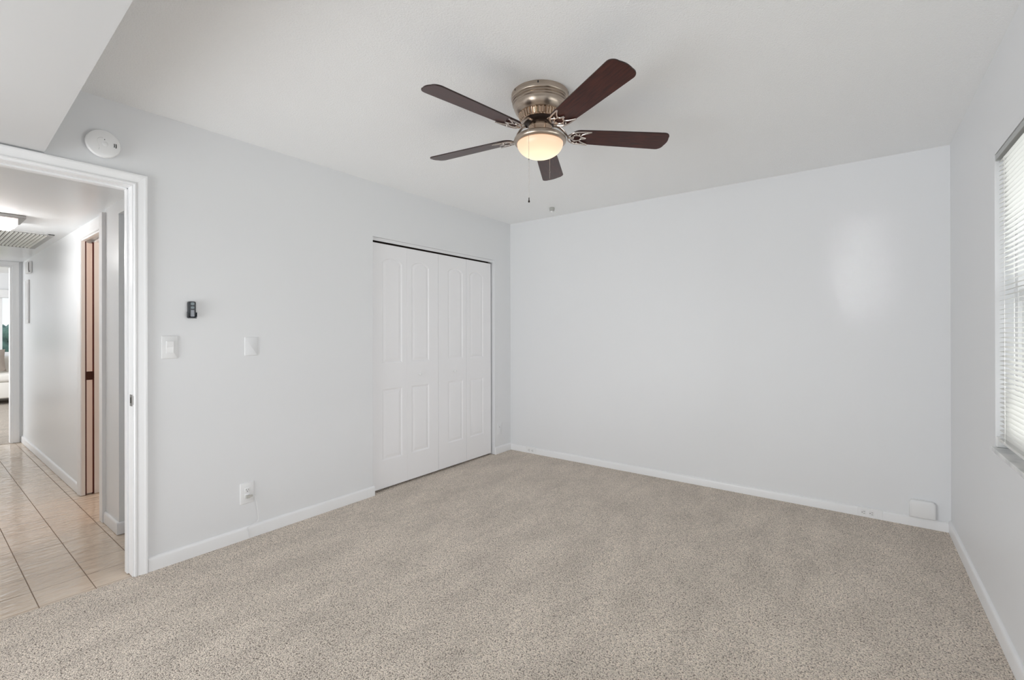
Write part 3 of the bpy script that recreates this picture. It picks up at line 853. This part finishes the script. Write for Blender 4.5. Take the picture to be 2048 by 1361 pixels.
# pull chains
Fh = Vector((F.x, F.y, 0)).normalized(); Rh = Vector((R2.x, R2.y, 0)).normalized()
def chain(px, pf, z0, z1, beadz, name='pull_chain', pend=True):
    p = Rh * px + Fh * pf
    bm = NB(); zz = z0
    inner = p.normalized() * 0.058
    tube(bm, [(inner.x, inner.y, -0.186), (p.x * 0.96, p.y * 0.96, -0.196), (p.x, p.y, -0.224), (p.x, p.y, z0 - 0.02)], 0.0008, 5)
    while zz > z1:
        bmesh.ops.create_icosphere(bm, subdivisions=1, radius=0.0013, matrix=Matrix.Translation((p.x, p.y, zz))); zz -= 0.0042
    tube(bm, [(p.x, p.y, z0), (p.x, p.y, z1)], 0.0005, 4, sub=1)
    c = obj(name, bm, M['bracket'], fan, smooth=True)
    bm = NB(); lathe(bm, [(0.0001, 0.003), (0.0025, 0.002), (0.0028, -0.002), (0.0001, -0.004)], (p.x, p.y, beadz), 10)
    obj('connector', bm, M['steel'], c, smooth=True)
    if pend:
        bm = NB(); lathe(bm, [(0.0015, 0.0), (0.0024, -0.004), (0.0022, -0.010), (0.004, -0.016), (0.0048, -0.020), (0.003, -0.0225), (0.0001, -0.0235)], (p.x, p.y, z1), 14)
        obj('pendant', bm, M['bronze_dark'], c, smooth=True)
chain(-0.060, -0.122, -0.24, -0.5445, -0.365)
chain(0.058, 0.124, -0.24, -0.372, -0.338, pend=False)

# ------------------------------------------------------------------ small wall things
def xplate(bm, y0, y1, z0, z1, t, r=0.004, x0=0.0, bev=0.0015):
    """plate on the left wall, thickness t in +x"""
    pts = round_rect(y0, y1, z0, z1, r, 4)
    s = []
    for (ins, x) in ((0, 0), (0, t - bev), (bev * 0.4, t - bev * 0.4), (bev, t)):
        c = ((y0 + y1) / 2, (z0 + z1) / 2)
        kx = 1 - ins / ((y1 - y0) / 2); kz = 1 - ins / ((z1 - z0) / 2)
        s.append([bm.verts.new((x0 + x, c[0] + (p[0] - c[0]) * kx, c[1] + (p[1] - c[1]) * kz)) for p in pts])
    n = len(pts)
    for a, b in zip(s[:-1], s[1:]):
        for i in range(n): bm.faces.new((a[i], a[(i + 1) % n], b[(i + 1) % n], b[i]))
    bm.faces.new(s[0]); bm.faces.new(s[-1])

def cyl(bm, c, r, h, axis, n=16):
    lathe(bm, [(r, 0), (r, h)], c, n, axis)

# carbon monoxide detector
cd = empty('carbon_monoxide_detector', (0, 0.5955, 2.2025), 'round white alarm with two dark vents on the wall above the doorway', 'detector')
bm = NB(); lathe(bm, [(0.060, 0.0), (0.060, 0.010)], (0, 0, 0), 64, 'x'); obj('mounting_base', bm, M['white'], cd, smooth=True)
bm = NB(); lathe(bm, [(0.066, 0.010), (0.0675, 0.014), (0.0675, 0.028), (0.064, 0.034), (0.056, 0.0365), (0.030, 0.0385), (0.0001, 0.039)], (0, 0, 0), 64, 'x')
obj('cover', bm, M['white2'], cd, smooth=True)
bm = NB()   # speaker arcs: two dark crescents
for (rr, a0, a1) in ((0.0395, -13, 13), (0.0465, -14, 12)):
    pts = [(0.0372, rr * math.cos(R(a0 + (a1 - a0) * k / 8)), rr * math.sin(R(a0 + (a1 - a0) * k / 8))) for k in range(9)]
    tube(bm, pts, 0.0021, 8, 1.0, sub=1)
obj('sound_vent', bm, M['slot'], cd)
bm = NB(); lathe(bm, [(0.0115, 0.038), (0.0115, 0.0400), (0.0095, 0.0412), (0.0001, 0.0414)], (0, 0.004, -0.002), 28, 'x'); obj('test_button', bm, M['white'], cd, smooth=True)
bm = NB(); box(bm, 0.0378, 0.0392, 0.0005, 0.0030, 0.0155, 0.0215, 0.0003); obj('indicator_light', bm, M['slot'], cd)
bm = NB()
pts = [(0.0384, -0.004, 0.026), (0.0382, -0.018, 0.023), (0.0380, -0.026, 0.010), (0.0380, -0.022, -0.006), (0.0380, -0.018, -0.022), (0.0374, -0.020, -0.036)]
tube(bm, pts, 0.0007, 6); obj('cover_seam', bm, M['rail'], cd)

# fan remote in its wall cradle
rm = empty('remote_control', (0, 0.975, 1.395), 'black fan remote held in a small wall cradle', 'remote control')
bm = NB(); xplate(bm, -0.0195, 0.0205, -0.046, -0.008, 0.012, 0.006); box(bm, 0.010, 0.028, -0.0215, -0.018, -0.040, -0.014, 0.001); box(bm, 0.010, 0.028, 0.0185, 0.022, -0.040, -0.014, 0.001)
box(bm, 0.010, 0.028, -0.0195, 0.0205, -0.047, -0.042, 0.001)
obj('wall_cradle', bm, M['black'], rm)
bm = NB(); xplate(bm, -0.0175, 0.0175, -0.042, 0.047, 0.026, 0.007, 0.0, 0.004); obj('remote_body', bm, M['black'], rm)
for (zc, hh2, m_) in ((0.034, 0.008, 'greykey'), (0.013, 0.007, 'greykey')):
    bm = NB(); 
    xplate(bm, -0.0085, 0.0085, zc - hh2, zc + hh2, 0.0018, 0.005, 0.0256, 0.0006)
    obj('key', bm, M[m_], rm)
bm = NB(); xplate(bm, -0.008, 0.008, -0.038, -0.001, 0.0014, 0.002, 0.0258, 0.0005); obj('label_panel', bm, M['lightkey'], rm)

# dimmer / light switch
sw = empty('light_switch', (0, 0.8745, 1.1875), 'white rocker light switch on the wall beside the doorway', 'light switch')
bm = NB(); xplate(bm, -0.0385, 0.0385, -0.0625, 0.0625, 0.0065, 0.004, 0, 0.003); obj('cover_plate', bm, M['white'], sw, smooth=True)
bm = NB(); box(bm, 0.0060, 0.0074, -0.0185, 0.0185, -0.0355, 0.0355, 0.0005); obj('switch_frame', bm, M['white'], sw)
bm = NB(); prism(bm, [(0.0070, -0.0325), (0.0085, -0.0325), (0.0095, 0), (0.0135, 0.0325), (0.0070, 0.0325)], 'y', -0.0165, 0.0165); obj('rocker', bm, M['white2'], sw, bevel=0.0008)
# blank plate
bm = NB(); xplate(bm, 1.258, 1.334, 1.124, 1.239, 0.005, 0.004, 0, 0.003)
tag(obj('blank_wall_plate', bm, M['wall'], smooth=True), 'plain blank plate painted like the wall right of the switch', 'wall plate')

def socket_slots(bm, c, ax, t, vertical=True, s=1.0):
    """three slots of one receptacle; ax 'x' = on left wall (normal +x), 'y' = back wall (normal -y)"""
    for (a, b, w, h) in ((-0.0063, 0.003, 0.0022, 0.0085), (0.0063, 0.003, 0.0022, 0.007), (0.0, -0.008, 0.0045, 0.0045)):
        if not vertical: a, b, w, h = b, -a, h, w
        if ax == 'x': box(bm, c[0] + t - 0.0006, c[0] + t + 0.0005, c[1] + a - w / 2, c[1] + a + w / 2, c[2] + b - h / 2, c[2] + b + h / 2)
        else: box(bm, c[0] + a - w / 2, c[0] + a + w / 2, c[1] - t - 0.0005, c[1] - t + 0.0006, c[2] + b - h / 2, c[2] + b + h / 2)
# duplex outlet with a plug
ou = empty('power_outlet', (0, 1.2700, 0.2800), 'white duplex outlet with a plug on the wall left of the closet', 'power outlet')
bm = NB(); xplate(bm, -0.040, 0.040, -0.064, 0.064, 0.006, 0.004, 0, 0.003); obj('cover_plate', bm, M['white'], ou, smooth=True)
for dz in (0.0195, -0.0195):
    bm = NB(); xplate(bm, -0.0155, 0.0155, dz - 0.0145, dz + 0.0145, 0.003, 0.007, 0.005, 0.0008); r_ = obj('receptacle', bm, M['white2'], ou, smooth=True)
    if dz > 0:
        bm = NB(); socket_slots(bm, (0.005, 0, dz), 'x', 0.003); obj('slot', bm, M['slot'], r_)
bm = NB(); cyl(bm, (0.0058, 0, 0), 0.003, 0.0008, 'x', 12); obj('screw', bm, M['white'], ou)
# plug and cord
pc_ = empty('charger_cable', (0, 1.2700, 0.2605), 'thin white cord plugged into the lower socket running down behind the baseboard', 'cable')
bm = NB(); prism(bm, round_rect(-0.012, 0.012, -0.009, 0.009, 0.004, 4), 'x', 0.0082, 0.024)
prism(bm, round_rect(0.004, 0.026, -0.006, 0.006, 0.004, 4), 'x', 0.0135, 0.0232)
obj('plug', bm, mat('grey_plug_plastic', (0.50, 0.49, 0.46), 0.45), pc_)
bm = NB()
tube(bm, [(0.019, 0.020, 0), (0.019, 0.030, 0.0005), (0.018, 0.043, -0.016), (0.016, 0.052, -0.06), (0.015, 0.058, -0.10), (0.014, 0.062, -0.145), (0.014, 0.060, -0.167), (0.015, 0.040, -0.177),
          (0.015, 0.012, -0.183), (0.0165, -0.004, -0.192), (0.0165, 0.002, -0.215), (0.0165, 0.010, -0.2585)], 0.0016, 8)
obj('cable_run', bm, M['white'], pc_, smooth=True)

# coax / phone plate between closet and corner
cp = empty('coax_wall_plate', (0, 3.760, 0.255), 'small wall plate with a dark jack between closet and corner', 'wall plate')
bm = NB(); xplate(bm, -0.038, 0.038, -0.060, 0.060, 0.003, 0.004, 0, 0.002); obj('cover_plate', bm, M['wall'], cp, smooth=True)
bm = NB(); cyl(bm, (0.0028, -0.002, 0.020), 0.006, 0.0035, 'x', 14); j = obj('jack', bm, M['white'], cp)
bm = NB(); cyl(bm, (0.0061, -0.002, 0.020), 0.0038, 0.0006, 'x', 12); obj('jack_hole', bm, M['slot'], j)

# outlets set in the back baseboard, lying sideways
def base_outlet(x0, x1, label):
    e = empty('baseboard_outlet', ((x0 + x1) / 2, L, 0.031), label, 'power outlet', 'outlets set in the back baseboard')
    w = (x1 - x0) / 2
    bm = NB(); box(bm, -w, w, -0.0150, -0.0001, -0.031, 0.0335, 0.0015); obj('cover_plate', bm, M['trim'], e)
    for s in (-1, 1):
        bm = NB()
        for p in [s * 0.0215]:
            prism(bm, round_rect(p - 0.0135, p + 0.0135, -0.0155, 0.0155, 0.007, 4), 'y', -0.0165, -0.0145)
        r_ = obj('receptacle', bm, M['white2'], e)
        bm = NB(); socket_slots(bm, (s * 0.0215, -0.0145, 0), 'y', 0.002, vertical=False, s=1); obj('slot', bm, M['slot'], r_)
    return e
base_outlet(0.212, 0.338, 'sideways duplex outlet in the back baseboard next to the closet corner')
base_outlet(3.003, 3.112, 'sideways duplex outlet in the back baseboard near the white box')
bm = NB(); box(bm, 3.1115, 3.1365, L - 0.016, L - 0.0001, 0.0, 0.0645, 0.0015)
tag(obj('baseboard_joint_cover', bm, M['trim']), 'narrow white joint cover on the back baseboard right of the outlet', 'joint cover')

# white rounded box on the back wall
bx = empty('wall_box', (3.336, L, 0.0645), 'white rounded plastic box on the back wall by the right corner', 'box')
bm = NB()
for (ins, y) in ():
    pass
P0 = round_rect(-0.066, 0.066, 0.0, 0.114, 0.026, 7, (1, 1, 0, 0))
def loft_y(bm, P, levels):
    cx, cz = 0.0, 0.05; S = []
    for ins, y in levels:
        S.append([bm.verts.new((p[0] * (1 - ins / 0.066), y, cz + (p[1] - cz) * (1 - ins / 0.057))) for p in P])
    n = len(P)
    for a, b in zip(S[:-1], S[1:]):
        for i in range(n): bm.faces.new((a[i], a[(i + 1) % n], b[(i + 1) % n], b[i]))
    bm.faces.new(S[0]); bm.faces.new(S[-1])
loft_y(bm, P0, [(0, -0.0001), (0, -0.010)]); obj('back_plate', bm, M['white'], bx)
bm = NB(); loft_y(bm, P0, [(0.002, -0.010), (0.001, -0.028), (0.003, -0.036), (0.008, -0.041), (0.014, -0.043)]); obj('cover', bm, M['white2'], bx, smooth=True)

# small round plate on the ceiling near the corner
cr = empty('ceiling_button', (0.712, 3.672, H), 'small round grey button hanging from the ceiling near the far corner', 'ceiling button')
bm = NB(); lathe(bm, [(0.0235, 0.0), (0.0245, -0.010), (0.0235, -0.022), (0.020, -0.032), (0.017, -0.034)], n=32); obj('rim', bm, mat('grey_ceiling_fitting', (0.42, 0.42, 0.40), 0.4), cr, smooth=True)
bm = NB(); lathe(bm, [(0.0165, -0.031), (0.0165, -0.036), (0.012, -0.043), (0.005, -0.046), (0.0001, -0.0465)], n=24); obj('disc', bm, M['white'], cr, smooth=True)

# ------------------------------------------------------------------ hall fittings
hl = empty('hall_ceiling_light', (-1.86, 0.375, HC), 'lit square crystal glass flush light on the hall ceiling', 'ceiling light')
bm = NB(); box(bm, -0.15, 0.15, -0.15, 0.15, -0.022, 0, 0.003); obj('base_plate', bm, M['steel'], hl)
bm = NB(); prism(bm, round_rect(-0.115, 0.115, -0.115, 0.115, 0.02, 4), 'z', -0.085, -0.022)
bmesh.ops.bevel(bm, geom=[e for e in bm.edges if all(v.co.z < -0.08 for v in e.verts)], offset=0.02, segments=3, affect='EDGES')
obj('glass_shade', bm, M['crystal'], hl, smooth=True)
point('hall_bulb', (-1.86, 0.20, HC - 0.20), 16, (1.0, 0.99, 0.98), 0.08)

vg = empty('ceiling_return_grille', (-2.92, 0.36, HC), 'grey louvred return air grille in the hall ceiling', 'air vent')
bm = NB()
vx, vy = 0.50, 0.41
for a in (-1, 1):
    box(bm, a * (vx - 0.02) - 0.02, a * (vx - 0.02) + 0.02, -vy, vy, -0.008, 0, 0.001); box(bm, -vx, vx, a * (vy - 0.02) - 0.02, a * (vy - 0.02) + 0.02, -0.0085, 0, 0.001)
obj('grille_frame', bm, mat('grey_grille_paint', (0.45, 0.45, 0.44), 0.45), vg)
bm = NB(); box(bm, -vx + 0.03, vx - 0.03, -vy + 0.03, vy - 0.03, -0.002, -0.0005); obj('filter_backing', bm, mat('dark_filter', (0.10, 0.10, 0.10), 0.9), vg)
bm = NB(); k = -vy + 0.045
while k < vy - 0.04:
    prism(bm, [(k, -0.003), (k + 0.003, -0.002), (k + 0.015, -0.012), (k + 0.013, -0.0135)], 'x', -vx + 0.035, vx - 0.035); k += 0.024
obj('louvres', bm, mat('light_grille_louvre', (0.72, 0.72, 0.69), 0.4), vg)

# white chime and the narrow strip below it near the far end of the hall
ch = empty('door_chime', (-4.20, HY1, 1.92), 'small white chime box with dark marks high on the far hall wall', 'chime')
bm = NB(); box(bm, -0.10, 0.10, -0.032, -0.0005, 0.0, 0.13, 0.008); obj('cover', bm, M['white2'], ch)
bm = NB(); box(bm, 0.0995, 0.1012, -0.031, -0.026, 0.024, 0.112); box(bm, 0.0995, 0.1012, -0.031, -0.018, 0.014, 0.021); obj('mark', bm, M['slot'], ch)
bm = NB(); box(bm, -4.46, -4.27, HY1 - 0.016, HY1 - 0.0005, 1.38, 1.86, 0.004); box(bm, -4.43, -4.30, HY1 - 0.019, HY1 - 0.015, 1.42, 1.82, 0.002)
tag(obj('electrical_panel_cover', bm, M['white2']), 'narrow tall white panel cover below the chime on the hall wall', 'panel cover')
